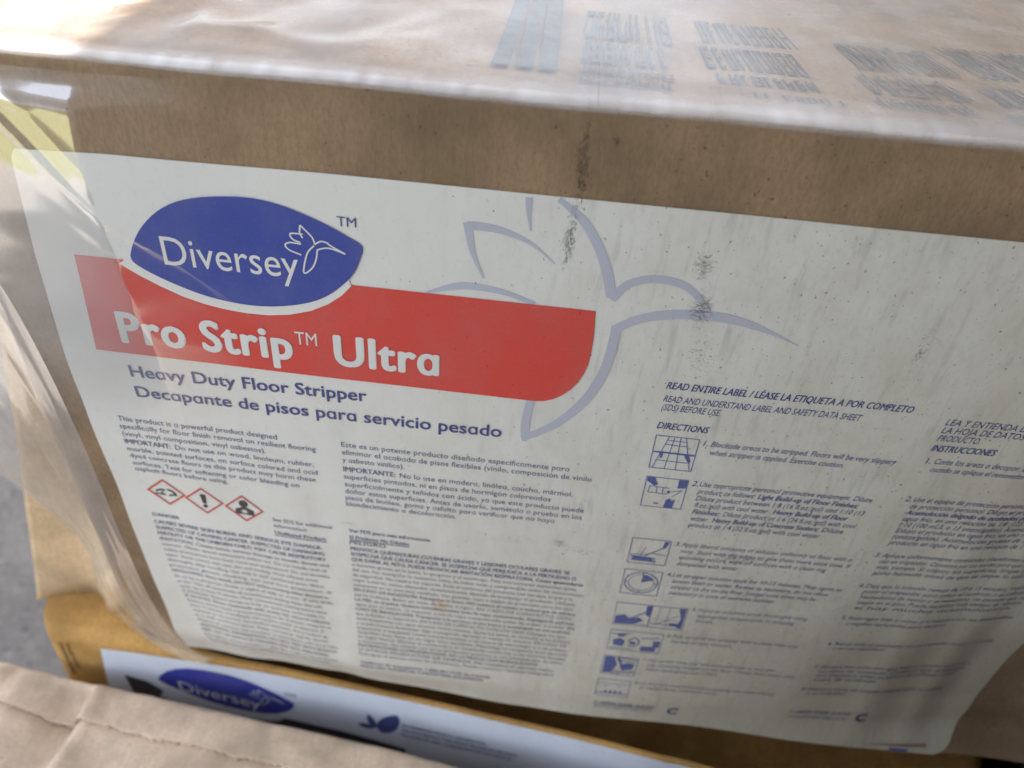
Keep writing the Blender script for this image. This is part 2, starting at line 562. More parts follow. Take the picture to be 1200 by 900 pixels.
# ---- printing helpers: every mark is a thin ink layer that follows the sheet it is printed on
class Sheet:
    def __init__(self, fn, parent):
        self.fn, self.parent = fn, parent
        self.bm = None

    def begin(self):
        self.bm = bmesh.new()

    def end(self, name, mat, lab=None):
        set_uv(self.bm, uv_world)
        o = link(name, self.bm, mat, self.parent)
        if lab:
            o['label'] = lab
        self.bm = None
        return o

    def poly(self, pts, off):
        bm = self.bm
        tris = tessellate_polygon([[Vector((p[0], p[1], 0)) for p in pts]])
        cache = {}

        def vert(q):
            key = (round(q[0], 3), round(q[1], 3))
            if key not in cache:
                cache[key] = bm.verts.new(self.fn(q[0], q[1], off))
            return cache[key]

        def split(a, b, c):
            m_ = max(math.dist(a, b), math.dist(b, c), math.dist(c, a))
            if m_ > 9.0:
                ab, bc, ca = [((p[0] + q[0]) / 2, (p[1] + q[1]) / 2) for p, q in ((a, b), (b, c), (c, a))]
                for t in ((a, ab, ca), (ab, b, bc), (ca, bc, c), (ab, bc, ca)):
                    split(*t)
            else:
                try:
                    f = bm.faces.new((vert(a), vert(b), vert(c)))
                except ValueError:
                    pass
        for t in tris:
            split(*[tuple(pts[i][:2]) for i in t])

    def ribbon(self, pts, w, off, closed=False, taper=None):
        P = smooth_path(pts) if not closed else pts + [pts[0]]
        n = len(P)
        L = []
        for i, p in enumerate(P):
            a = P[max(0, i - 1)]
            b = P[min(n - 1, i + 1)]
            if closed and i in (0, n - 1):
                a, b = P[-2], P[1]
            dx, dy = b[0] - a[0], b[1] - a[1]
            q = math.hypot(dx, dy) or 1
            ww = w if taper is None else w * lerp_table(i / (n - 1), taper)
            nx, ny = -dy / q * ww / 2, dx / q * ww / 2
            if closed:
                # mitre
                nx *= 1.3
                ny *= 1.3
            L.append((self.bm.verts.new(self.fn(p[0] + nx, p[1] + ny, off)), self.bm.verts.new(self.fn(p[0] - nx, p[1] - ny, off))))
        for (a, b), (c, d) in zip(L, L[1:]):
            self.bm.faces.new((a, b, d, c))

    def rect(self, u0, v0, u1, v1, off):
        self.poly([(u0, v0), (u1, v0), (u1, v1), (u0, v1)], off)

    def text(self, s, u0, v, h, u1=None, off=0.25, bold=0.0, ital=0.0, slope=0.0, res=2, space=1.0):
        """baseline starts at (u0, v); h = cap height; the line is fitted to end at u1"""
        verts, polys, width, cap = glyphs(s, res, space)
        k = h / cap
        kx = k if u1 is None else (u1 - u0) / width
        bm = self.bm
        # heavier weights are struck several times, a hair apart
        if bold <= 0.012:
            hits = [(0, 0)]
        elif h < 10:
            hits = [(-.5, 0), (.5, 0)] if h < 5 else [(-.5, -.4), (.5, .4), (-.5, .4), (.5, -.4)]
        else:
            hits = [(math.cos(a), .8 * math.sin(a)) for a in [q * math.pi / 4 for q in range(8)]]
        for q, (hx, hy) in enumerate(hits):
            nv = []
            for (x, y) in verts:
                uu = u0 + x * kx + ital * y * k + hx * bold * k * 1.6
                nv.append(bm.verts.new(self.fn(uu, v - y * k + slope * (uu - u0) + hy * bold * k * 1.6, off + q * .02)))
            for p in polys:
                try:
                    bm.faces.new([nv[i] for i in p])
                except ValueError:
                    pass
        return u0 + width * kx


def smooth_path(pts, sub=7):
    out = []
    n = len(pts)
    for i in range(n - 1):
        p0, p1, p2, p3 = pts[max(0, i - 1)], pts[i], pts[i + 1], pts[min(n - 1, i + 2)]
        for j in range(sub):
            t = j / sub
            out.append(tuple(0.5 * (2 * p1[c] + (-p0[c] + p2[c]) * t + (2 * p0[c] - 5 * p1[c] + 4 * p2[c] - p3[c]) * t * t
                                    + (-p0[c] + 3 * p1[c] - 3 * p2[c] + p3[c]) * t ** 3) for c in (0, 1)))
    out.append(pts[-1])
    return out


_caps = {}


def glyphs(s, res, space):
    def ev(txt):
        c = bpy.data.curves.new('lettering', 'FONT')
        c.body = txt
        c.size = 1.0
        c.resolution_u = res
        c.space_character = space
        o = bpy.data.objects.new('lettering', c)
        COL.objects.link(o)
        dg = bpy.context.evaluated_depsgraph_get()
        me = bpy.data.meshes.new_from_object(o.evaluated_get(dg))
        vs = [(q.co.x, q.co.y) for q in me.vertices]
        ps = [tuple(p.vertices) for p in me.polygons]
        bpy.data.objects.remove(o)
        bpy.data.curves.remove(c)
        bpy.data.meshes.remove(me)
        return vs, ps
    if 'cap' not in _caps:
        _caps['cap'] = max(y for x, y in ev('H')[0])
        _caps['x'] = max(y for x, y in ev('x')[0])
    vs, ps = ev(s)
    A = '\u0251'
    if A in s:
        # the round a comes from another face: bring it down to the x-height and close up the gap
        if ('a', res) not in _caps:
            av = ev(A)[0]
            _caps[('a', res)] = (len(av), max(y for x, y in av))
        na, ha = _caps[('a', res)]
        par = list(range(len(vs)))

        def find(i):
            while par[i] != i:
                par[i] = par[par[i]]
                i = par[i]
            return i
        for p in ps:
            r0 = find(p[0])
            for q in p[1:]:
                par[find(q)] = r0
        isl = {}
        for i in range(len(vs)):
            isl.setdefault(find(i), []).append(i)
        f = _caps['x'] / ha * 1.03
        cuts = []
        for ids in isl.values():
            xs = [vs[i][0] for i in ids]
            ys = [vs[i][1] for i in ids]
            if len(ids) == na and abs(max(ys) - ha) < .02 and min(ys) > -.05:
                cuts.append((min(xs), max(xs), set(ids)))
        cuts.sort(key=lambda q: q[0])
        out = list(vs)
        inside = {}
        for a, b, ids in cuts:
            for i in ids:
                inside[i] = (a, b)
        for i, (x, y) in enumerate(vs):
            if i in inside:
                a, b = inside[i]
                sh = sum((c1 - c0) * (1 - f) for c0, c1, _ in cuts if c1 < a + 1e-6 and c0 < a)
                out[i] = (a + (x - a) * f - sh, y * f)
            else:
                sh = sum((c1 - c0) * (1 - f) for c0, c1, _ in cuts if (c0 + c1) / 2 < x)
                out[i] = (x - sh, y)
        vs = out
    x0 = min(x for x, y in vs)
    vs = [(x - x0, y) for x, y in vs]
    return vs, ps, max(x for x, y in vs), _caps['cap']


def single_storey(s):
    return s.replace('a', '\u0251')


SH = Sheet(lambda u, v, o: face(u, v, o + 0.45), label)

# pale humming-bird drawn large behind the band
SH.begin()
tp = [(0, 1), (1, 1)]
SH.ribbon([(2.5, 142.2), (11.6, 149.2), (18.5, 158.7), (23.4, 169.3), (27.0, 181.2)], 4.2, .2, taper=[(0, .5), (.4, .9), (1, 1)])
SH.ribbon([(-8.2, 142.6), (-7.8, 149), (-6.5, 156.2)], 2.6, .2, taper=[(0, 1), (1, .3)])
SH.ribbon([(3.6, 169.0), (-3.0, 163.4), (-10.1, 159.5), (-19.9, 156.7), (-30.1, 156.4)], 3.6, .2, taper=[(0, .15), (1, 1)])
SH.ribbon([(-30.1, 155.2), (-27.6, 167.7), (-23.0, 178.6)], 3.4, .21, taper=[(0, 1), (1, .3)])
SH.ribbon([(-45.3, 188.0), (-36.9, 184.6), (-28.5, 182.8), (-15.0, 184.0), (-2.3, 188.0)], 3.4, .2, taper=[(0, .4), (.4, 1), (1, .6)])
SH.ribbon([(27.0, 182.2), (32.0, 174.9), (39.7, 171.5), (47.7, 171.3), (54.7, 173.5), (61.3, 179.0), (65.7, 185.0)], 3.6, .22, taper=[(0, 1), (.5, .95), (1, .6)])
SH.ribbon([(30.5, 195.8), (37.8, 190.6), (47.2, 187.2), (60.2, 185.4), (75.3, 186.0), (89.6, 189.8), (102.7, 194.9)], 4.4, .23, taper=[(0, .9), (.6, 1), (1, .12)])
SH.ribbon([(30.8, 194.2), (30.3, 207.0), (28.2, 220.6), (22.4, 235.5), (11.6, 250.0), (-2.0, 260.4)], 4.4, .24, taper=[(0, .9), (.5, 1), (1, .8)])
SH.ribbon([(-1.0, 262.0), (-1.2, 248.9), (0.3, 236.0)], 4.0, .25, taper=[(0, .5), (.3, 1), (1, .9)])
SH.end('pale_bird_drawing', M_PALE)

# red band
SH.begin()
red = [(-186.3, 187.0), (-74, 188.0), (21.6, 188.2), (22.4, 200), (22.4, 208)]
for i in range(1, 9):
    a = math.radians(90 * i / 8)
    red.append((22.4 - 21 * (1 - math.cos(a)), 209 + 28.8 * math.sin(a)))
red += [(-83, 236.9), (-189.0, 234.6)]
SH.poly(red, .35)
SH.end('red_band', M_RED)

# leaf shaped badge with white rim
leaf = [(-163.0, 184.5), (-160.4, 178.4), (-155.4, 170.8), (-148.1, 163.6), (-139.8, 158.7), (-130.4, 155.9), (-120.5, 154.4), (-110.8, 154.0), (-101.3, 155.4), (-92.0, 158.4),
        (-82.6, 162.4), (-74.7, 166.7), (-70.0, 169.9), (-71.1, 175.7), (-73.9, 182.3), (-78.5, 188.3), (-84.9, 194.1), (-92.1, 198.1), (-101.1, 200.9), (-110.0, 202.4), (-118.9, 202.7),
        (-127.6, 201.9), (-136.1, 200.2), (-144.5, 197.4), (-152.4, 194.0), (-158.7, 190.6), (-162.6, 187.5)]
rim = [(-163.0, 184.4), (-150, 178), (-100, 175), (-80, 180), (-76.5, 184.5), (-75.2, 188.4), (-79.2, 193.4), (-85.2, 198.4), (-92.5, 202.5), (-101.6, 205.5), (-110.6, 206.9), (-119.4, 207.0), (-128.2, 206.2),
       (-136.8, 204.6), (-145.2, 202.0), (-153.3, 198.3), (-161.2, 194.0), (-168.6, 189.2)]
SH.begin()
SH.poly(rim, .45)
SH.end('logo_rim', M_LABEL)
SH.begin()
SH.poly(smooth_path(leaf + [leaf[0]], 3)[:-1], .55)
SH.end('logo_leaf', M_BLUE)
SH.begin()
SH.text('Diversey', -149.6, 187.2, 12.8, -95.6, .68, 0.004, res=4)
for pts in ([(-93.3, 163.3), (-89.2, 167.9), (-88.3, 171.1)], [(-93.3, 163.3), (-93.7, 166.6), (-92.8, 168.8)], [(-92.6, 167.1), (-97.3, 167.3), (-96.7, 169.7), (-93.9, 170.8)],
            [(-93.6, 171.5), (-98.1, 171.3), (-99.9, 172.6), (-98.5, 174.6), (-94.0, 176.3)], [(-88.6, 171.6), (-91.7, 175.7), (-93.7, 184.3), (-90.3, 182.0), (-88.3, 177.7), (-87.5, 173.3)],
            [(-87.5, 173.3), (-82.9, 172.1), (-76.6, 174.0)], [(-88.3, 171.1), (-86.0, 169.5), (-83.5, 169.8), (-82.4, 170.8), (-76.6, 174.0)]):
    SH.ribbon(pts, 0.62, .69)
SH.end('logo_lettering', M_WHITE)

SH.begin()
SH.text('Pro Strip', -175.6, 228.6, 15.2, -102.6, .5, 0.022, res=4, space=1.08)
SH.text('TM', -100.4, 220.2, 6.5, -91.2, .5, 0.0, res=3)
SH.text(single_storey('Ultra'), -83.6, 229.0, 15.2, -40.4, .5, 0.022, res=4, space=1.08)
SH.end('product_name_lettering', M_WHITE)

SH.begin()
SH.text('TM', -79.2, 162.2, 4.1, -71.9, .3, -0.004)
SH.end('trademark_lettering', M_TEXT)
SH.begin()
SH.text(single_storey('Heavy Duty Floor Stripper'), -176.8, 248.4, 6.6, -71.7, .3, 0.016, res=3)
SH.end('subtitle_lettering', M_TEXT)
SH.begin()
SH.text(single_storey('Decapante de pisos para servicio pesado'), -177.3, 261.0, 6.6, -11.5, .3, 0.016, res=3)
SH.end('subtitle_lettering', M_TEXT)


def block(name, mat, lines, h=3.1, bold=0.0, ital=0.0, ss=True, lab=None):
    """lines: (text, u0, v, u1) ; '*' prefix makes the line bold"""
    SH.begin()
    for ln in lines:
        s, u0, v, u1 = ln[:4]
        b = bold
        hh = h
        if s.startswith('*'):
            s, b = s[1:], 0.018
        if len(ln) > 4:
            hh = ln[4]
        SH.text(single_storey(s) if ss else s, u0, v, hh, u1, .3, b, ital, res=2)
    return SH.end(name, mat, lab)


block('printed_text', M_SMALL, [
    ('This product is a powerful product designed', -190.5, 278.3, -115),
    ('specifically for floor finish removal on resilient flooring', -190.8, 283.3, -97.2),
    ('(vinyl, vinyl composition, vinyl asbestos).', -190.8, 288.4, -121.5),
    ('*IMPORTANT:', -191, 293.8, -168.5), ('Do not use on wood, linoleum, rubber,', -166.3, 293.8, -99),
    ('marble, painted surfaces, on surface colored and acid', -191.2, 299.2, -97.7),
    ('dyed concrete floors as this product may harm these', -191.2, 304.2, -99),
    ('surfaces. Test for softening or color bleeding on', -191.3, 309.6, -107.5),
    ('asphalt floors before using.', -191.3, 314.2, -144)], 3.2, 0.006)

block('printed_text', M_SMALL, [
    ('Este es un potente producto dise\u00f1ado espec\u00edficamente para', -84.8, 278.0, 20.8),
    ('eliminar el acabado de pisos flexibles (vinilo, composici\u00f3n de vinilo', -84.8, 283.0, 31.9),
    ('y asbesto vin\u00edlico).', -84.9, 288.0, -55.5),
    ('*IMPORTANTE:', -84.8, 294.2, -60), ('No lo use en madera, lin\u00f3leo, caucho, m\u00e1rmol,', -57.8, 294.2, 24.3),
    ('superficies pintadas, ni en pisos de hormig\u00f3n coloreados', -84.9, 299.2, 14.3),
    ('superficialmente y te\u00f1idos con \u00e1cido, ya que este producto puede', -84.8, 304.4, 30.7),
    ('da\u00f1ar estas superficies. Antes de usarlo, som\u00e9talo a prueba en los', -84.8, 309.3, 30.2),
    ('pisos de lin\u00f3leo, goma y asfalto para verificar que no haya', -84.9, 313.9, 17.4),
    ('blandecimiento o decoloraci\u00f3n.', -84.9, 318.4, -30.3)], 3.2, 0.006)

# hazard diamonds
dia = [(-179.0, 328.8), (-159.2, 330.4), (-138.6, 332.0)]
SH.begin()
for cu, cv in dia:
    SH.ribbon([(cu - 9.6, cv), (cu, cv - 9.4), (cu + 9.6, cv), (cu, cv + 9.4)], 1.15, .32, closed=True)
SH.end('hazard_diamond', M_HRED)
SH.begin()
cu, cv = dia[0]      # corrosion
SH.ribbon([(cu - 5.6, cv + .2), (cu - 2.5, cv - 1.6), (cu - 0.4, cv - 1.2)], 1.1, .33)
SH.ribbon([(cu + 0.8, cv - 2.2), (cu + 3.2, cv - 1.5), (cu + 5.0, cv + .6)], 1.2, .33)
SH.rect(cu - 6, cv + 1.6, cu - .6, cv + 2.5, .33)
SH.ribbon([(cu + 1, cv + 2.6), (cu + 3.4, cv + 1.4), (cu + 5.4, cv + 1.6)], 1.0, .33)
SH.rect(cu - 2.6, cv - .4, cu - 1.8, cv + 1.3, .33)
cu, cv = dia[1]      # exclamation mark
SH.poly([(cu - 1.5, cv - 5.0), (cu + 1.5, cv - 5.0), (cu + 0.9, cv + 1.9), (cu - 0.9, cv + 1.9)], .33)
SH.poly([(cu + 1.3 * math.cos(a), cv + 4 + 1.3 * math.sin(a)) for a in [i * math.pi / 5 for i in range(10)]], .33)
cu, cv = dia[2]      # health hazard: head and shoulders with a star
SH.poly([(cu + 2.3 * math.cos(a), cv - 3.6 + 2.7 * math.sin(a)) for a in [i * math.pi / 7 for i in range(14)]], .33)
SH.poly([(cu - 5, cv + 4.6), (cu - 4.7, cv + 1), (cu - 1.2, cv - .9), (cu + 1.2, cv - .9), (cu + 4.7, cv + 1), (cu + 5, cv + 4.6)], .33)
SH.end('hazard_symbol', M_BLACK)
SH.begin()
cu, cv = dia[2]
SH.poly([(cu + (2.4 if i % 2 == 0 else .9) * math.cos(i * math.pi / 6), cv + 2.2 + (2.2 if i % 2 == 0 else .8) * math.sin(i * math.pi / 6)) for i in range(12)], .4)
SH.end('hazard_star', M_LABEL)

L1 = ['*CAUSES SEVERE SKIN BURNS AND SERIOUS EYE DAMAGE.', '*SUSPECTED OF CAUSING CANCER. SUSPECTED OF DAMAGING', '*FERTILITY OR THE UNBORN CHILD. MAY CAUSE RESPIRATORY',
      '*IRRITATION. Causes burns, serious damage to mouth, throat and', 'stomach. Obtain special instructions before use. Do not handle until all',
      'safety precautions have been read and understood. Do not breathe', 'vapor. Avoid contact with eyes, skin and clothing. Wash affected areas',
      'thoroughly after handling. Use only in well ventilated area. Wear', 'protective gloves, clothing, eye and face protection. IF',
      '*SWALLOWED: Rinse mouth. DO NOT induce vomiting unless directed to', 'do so by a physician. Drink a cupful of milk or water. *IF ON SKIN',
      'or hair: Take off immediately all contaminated clothing. Rinse skin with', 'water for at least 15 minutes. Wash contaminated clothing before reuse.',
      'IF INHALED: Remove person to fresh air and keep comfortable for', '*IF IN EYES: Rinse cautiously with water for several minutes',
      'Remove contact lenses, if present and easy to do. Continue rinsing for at', 'least 15 minutes. Immediately call a poison center or physician. If', 'exposed or concerned: Get medical attention. Store locked up',
      'in a well ventilated place. Keep container tightly closed.', 'Dispose of contents and container in accordance with local rules',
      '*ADDITIONAL INFORMATION: DO NOT MIX WITH BLEACH', '*KEEP OUT OF REACH OF CHILDREN AND PETS. INDUSTRIAL',
      'Emergency phone numbers: 1 800 851 7145 in United States', 'Made for commercial and institutional use only', 'and sold for use in the U.S. & Canada']
lines = [('*DANGER', -190.5, 349.6, -176, 2.5)]
rng = random.Random(5)
for i, s in enumerate(L1):
    v = 355.6 + i * 4.78
    u0 = -191 + 9.5 * max(0, (v - 395) / 75)
    full = -98 + rng.uniform(-7, 1)
    bold = s.startswith('*')
    n = len(s.replace('*', ''))
    u1 = min(-97, u0 + n * (1.76 if bold and i < 4 else 1.4)) if n < 45 else full
    lines.append((('*' if bold else '') + s.replace('*', ''), u0, v, u1))
block('printed_text', M_SMALL, lines[:4], 2.75)
block('printed_text', M_FAINT, lines[4:], 2.6, 0.004)
block('printed_text', M_SMALL, [('See SDS for additional', -124.2, 338.0, -93.5), ('information', -124.2, 342.6, -107), ('*Undiluted Product:', -124.2, 348.0, -97)], 2.7, 0.012)
SH.begin()
SH.rect(-124.2, 348.8, -97, 349.3, .3)
SH.end('underline', M_SMALL)

L2 = [('*PROVOCA QUEMADURAS CUT\u00c1NEAS GRAVES Y LESIONES OCULARES GRAVES. SE', 29.2), ('*SOSPECHA QUE CAUSA C\u00c1NCER. SE SOSPECHA QUE PERJUDICA A LA FERTILIDAD O', 33),
      ('*QUE DA\u00d1A AL FETO. PUEDE PROVOCAR IRRITACI\u00d3N RESPIRATORIA. Causa quemaduras', 37), ('o lesiones graves en la boca, la garganta y el est\u00f3mago. Pida instrucciones especiales antes', 34),
      ('del uso. No manipular la sustancia antes de haber le\u00eddo y comprendido todas las instrucciones', 38.4), ('de seguridad. No respire los vapores. Evite el contacto del producto con los ojos, la piel y la', 33),
      ('ropa. Lave las zonas afectadas completamente despu\u00e9s de manipular el producto. Util\u00edcelo', 35), ('solamente en un \u00e1rea bien ventilada. Use guantes, ropa y equipo de protecci\u00f3n para los ojos', 34),
      ('*EN CASO DE INGESTI\u00d3N: Enju\u00e1guese la boca. NO induzca el v\u00f3mito a menos que un m\u00e9dico', 36), ('as\u00ed lo indique. Beba un vaso de leche o agua. EN CASO DE CONTACTO CON', 34),
      ('*LA PIEL (o el pelo): Qu\u00edtese inmediatamente toda la ropa contaminada. Enjuague la piel con', 36), ('agua por al menos 15 minutos. Lave la ropa contaminada antes de volver a usarla. EN', 37),
      ('*CASO DE INHALACI\u00d3N: Transporte a la persona al aire fresco y mant\u00e9ngala en una posici\u00f3n', 35), ('que le facilite la respiraci\u00f3n. EN CASO DE CONTACTO CON LOS OJOS: Enjuague los ojos', 33),
      ('cuidadosamente con agua durante varios minutos. Quite los lentes de contacto si los hubiera', 36), ('y puede hacerlo f\u00e1cilmente. Siga enjuagando durante al menos 15 minutos. EN CASO DE', 34.5),
      ('exposici\u00f3n o inquietud: Llame inmediatamente a un centro de toxicolog\u00eda o a un m\u00e9dico', 35), ('Gu\u00e1rdelo bajo llave en un lugar bien ventilado. Mantenga el recipiente bien cerrado', 36),
      ('en lugar fresco. Elimine el contenido y el recipiente conforme a las normas locales', 35), ('y nacionales. No mezcle con otros productos qu\u00edmicos ni con blanqueador de cloro', 34),
      ('*INFORMACIONES COMPLEMENTARIAS: NO LO MEZCLE CON BLANQUEADOR', 20), ('*U OTROS PRODUCTOS DE LIMPIEZA. No reutilice el envase vac\u00edo.', 30),
      ('Enjuague el envase antes de desecharlo. Puede contener residuos peligrosos', 30)]
ln = []
for i, (s, e) in enumerate(L2):
    ln.append((s, -84.6, 352.2 + i * 4.3, e))
block('printed_text', M_SMALL, ln[:3], 2.75)
block('printed_text', M_FAINT, ln[3:], 2.6, 0.004)
block('printed_text', M_SMALL, [('*Tel\u00e9fonos de emergencias: 1-800-851-7145 de Canad\u00e1', -84.4, 456.0, -7.1), ('*PARA USO COMERCIAL E INDUSTRIAL SOLAMENTE', -84.2, 460.2, -10.9)], 2.6)
block('printed_text', M_SMALL, [('*Ver FDS para m\u00e1s informaci\u00f3n', -84.6, 338.1, -43.2), ('*El Producto No Diluido:', -84.5, 343.1, -53.7), ('*PELIGRO', -84.7, 347.2, -66)], 2.6)
SH.begin()
SH.rect(-84.5, 343.8, -53.7, 344.3, .3)
SH.end('underline', M_SMALL)

# directions, English
IT = 0.2
block('printed_text', M_TEXT, [('*READ ENTIRE LABEL / L\u00c9ASE LA ETIQUETA A POR COMPLETO', 55.6, 223.4, 157.6)], 3.7, ital=IT)
block('printed_text', M_TEXT, [('*DIRECTIONS', 55.6, 246.0, 77.4)], 3.7, ital=IT)
block('printed_text', M_TEXT, [('READ AND UNDERSTAND LABEL AND SAFETY DATA SHEET', 55.6, 230.6, 138.4), ('(SDS) BEFORE USE.', 55.6, 235.4, 80.6)], 3.5, 0.008, ital=IT)
D1 = [('1.', 77.2, 253.4, None), ('Blockade areas to be stripped. Floors will be very slippery', 80.6, 253.4, 161.2), ('when stripper is applied. Exercise caution.', 80.8, 258.4, 140.2)]
D2 = [('2.', 77.2, 278.4, None), ('Use appropriate personal protective equipment. Dilute', 80.6, 278.4, 159.4), ('product as follows:', 80.8, 283.1, 107), ('*Light Build-up of Floor Finishes:', 108.6, 283.1, 154.5),
      ('Dilute product between 1:8 (16 fl.oz./gal) and 1:10 (13', 80.8, 287.7, 158.6), ('fl.oz./gal) with cool water.', 81, 292.3, 116), ('*Heavy Build-up of Floor', 118, 292.3, 152.5),
      ('*Finishes:', 81, 296.9, 93.5), ('Dilute product at 1:6 (24 fl.oz./gal) with cool', 95.5, 296.9, 157.6), ('water.', 81, 301.6, 89.5), ('*Heavy Build-up of Concrete Sealers:', 91.5, 301.6, 141.5), ('Dilute', 143.5, 301.6, 153.5),
      ('product at 1:4 (32 fl.oz./gal) with cool water.', 81.2, 306.2, 144.2)]
D3 = [('3.', 77.4, 321, None), ('Apply liberal amounts of solution uniformly to floor with a', 80.6, 321, 163.6), ('mop. Start with the edges to give them more soak time. If', 81, 325.9, 164.4), ('splashing occurs, wipe off surfaces with a clean rag', 81, 330.6, 154),
      ('dampened with water.', 81, 335.6, 112)]
D4 = [('4.', 77.4, 344.8, None), ('Let stripper solution soak for 10-15 minutes. Mop again to', 80.8, 344.8, 166.5), ('loosen finish or sealer. Re-wet as necessary, do not allow', 81.2, 349.6, 161), ('stripper to dry on the floor. Longer soak times may be', 81.4, 354.4, 156),
      ('necessary in case of extreme buildup.', 81.6, 359.2, 136)]
D5 = [('5.', 95.8, 371.4, None), ('Hand or machine scrub thoroughly using', 99, 371.4, 156.5), ('appropriate stripper pads or stripping', 99.6, 376.4, 151), ('brush.', 99.8, 381, 109),
      ('6.', 87, 396.5, None), ('Pick up all of the stripper with a clean mop and', 90.2, 396.5, 158.2), ('bucket or wet vacuum.', 90.4, 401.3, 124)]
D7 = [('7.', 77.5, 420.8, None), ('Mop up with "rinse only" with clean cool water to neutralize', 80.7, 420.8, 152), ('any remaining stripper on the floor. Change rinse water often', 81, 425.3, 165), ('before applying new coat of finish.', 81.2, 429.8, 122),
      ('8.', 76.8, 444.6, None), ('Let floor dry completely before applying new coats of finish', 80, 444.6, 158), ('or sealer. Rinse and store tools.', 80.2, 449, 126)]
block('printed_text', M_TEXT, D1, 3.2, 0.004, ital=IT)
block('printed_text', M_TEXT, D2, 3.2, 0.004, ital=IT)
block('printed_text', M_SMALL, D3, 3.1, 0.004, ital=IT)
block('printed_text', M_SMALL, D4, 3.1, 0.004, ital=IT)
block('printed_text', M_FAINT, D5, 3.0, 0.004, ital=IT)
block('printed_text', M_FAINT, D7, 2.8, 0.004, ital=IT)
block('printed_text', M_SMALL, [('*1-800-558-2332', 57, 470.4, 92.6), ('www.product-help.com', 57, 475.4, 92)], 3.0, ital=IT)
SH.begin()
SH.rect(57, 471.2, 92.6, 471.7, .3)
SH.end('underline', M_SMALL)


def cmark(u, v):
    SH.begin()
    pts = [(u + 3 * math.cos(a), v + 3.4 * math.sin(a)) for a in [math.radians(q) for q in range(40, 321, 20)]]
    SH.ribbon(pts, 1.7, .3)
    SH.end('round_mark', M_TEXT)


cmark(105, 472)

# pictograms
IC = [(56.2, 250, 75.2, 269.6), (56.4, 275.4, 75.3, 294.7), (56.5, 318, 75.4, 336.9), (56.5, 342.4, 75.6, 361.9), (56.5, 370.2, 94, 389), (56.7, 394.4, 85.4, 412.6), (56.3, 419.2, 75.6, 437), (56, 442.8, 75, 460)]


def icon(i, body_fn):
    u0, v0, u1, v1 = IC[i]
    SH.begin()
    SH.ribbon([(u0, v0), (u1, v0), (u1, v1), (u0, v1)], .42, .3, closed=True)
    w, h = u1 - u0, v1 - v0

    def P(x, y):
        return (u0 + x * w, v0 + y * h)

    def L(*pts, w=.35):
        SH.ribbon([P(*p) for p in pts], w, .32) if len(pts) > 2 else SH.ribbon([P(*pts[0]), P((pts[0][0] + pts[1][0]) / 2, (pts[0][1] + pts[1][1]) / 2), P(*pts[1])], w, .32)

    def F(*pts):
        SH.poly([P(*p) for p in pts], .33)
    body_fn(L, F)
    SH.end('pictogram', M_ICON)


def ic1(L, F):
    L((.3, .02), (.08, .98)); L((.7, .02), (.95, .98)); L((.02, .5), (.98, .5), w=.9)
    L((.43, .02), (.36, .98)); L((.57, .02), (.62, .98)); L((.28, .12), (.72, .12)); L((.26, .25), (.76, .25)); L((.1, .75), (.92, .75))
    F((.16, .5), (.26, .5), (.24, .68), (.2, .68)); F((.74, .5), (.85, .5), (.93, .7), (.88, .74), (.78, .6))


def ic2(L, F):
    F((.02, .02), (.2, .02), (.3, .24), (.22, .28), (.02, .14)); F((.78, .02), (.98, .02), (.98, .27), (.78, .3))
    L((.1, .3), (.6, .32)); L((.1, .52), (.58, .52)); L((.12, .3), (.1, .52)); L((.3, .3), (.3, .52)); L((.45, .3), (.45, .52)); L((.66, .42), (.92, .36)); L((.7, .6), (.92, .36))
    F((.55, .42), (.63, .4), (.64, .48), (.57, .5)); F((.58, .72), (.66, .66), (.72, .74), (.8, .68), (.78, .98), (.56, .98)); F((.3, .85), (.42, .85), (.42, .89), (.3, .89))


def ic3(L, F):
    F((.84, .05), (.97, .05), (.9, .3), (.82, .34)); L((.86, .28), (.4, .7), w=.6); L((.4, .3), (.3, .72)); L((.05, .72), (.7, .76), w=.8); L((.08, .86), (.74, .88), w=1.1)
    F((.12, .74), (.56, .72), (.66, .84), (.1, .83)); L((.03, .66), (.5, .6)); L((.6, .55), (.95, .6))


def ic4(L, F):
    c = [(.5 + .44 * math.cos(a), .5 + .42 * math.sin(a)) for a in [math.radians(q) for q in range(0, 361, 18)]]
    L(*c, w=.55)
    c = [(.5 + .34 * math.cos(a), .5 + .32 * math.sin(a)) for a in [math.radians(q) for q in range(0, 361, 18)]]
    L(*c, w=.3)
    F((.5, .5), (.5, .17), (.62, .19), (.73, .28), (.8, .36))
    for q in range(0, 360, 90):
        a = math.radians(q)
        L((.5 + .36 * math.cos(a), .5 + .34 * math.sin(a)), (.5 + .43 * math.cos(a), .5 + .41 * math.sin(a)), w=.5)


def ic5(L, F):
    L((.5, 0), (.5, 1), w=.5); F((.42, .04), (.495, .02), (.49, .5), (.44, .46)); L((.44, .3), (.26, .62), w=.7)
    F((.02, .62), (.14, .52), (.2, .66), (.34, .6), (.42, .72), (.3, .9), (.02, .96)); L((.02, .95), (.48, .9)); F((.88, .03), (.98, .03), (.98, .95), (.9, .9), (.94, .5))
    L((.9, .34), (.62, .8)); L((.55, .55), (.95, .6), w=.2); L((.62, .03), (.6, .9), w=.2); L((.75, .03), (.75, .9), w=.2); L((.52, .8), (.9, .84)); F((.8, .72), (.92, .72), (.92, .86), (.8, .84))


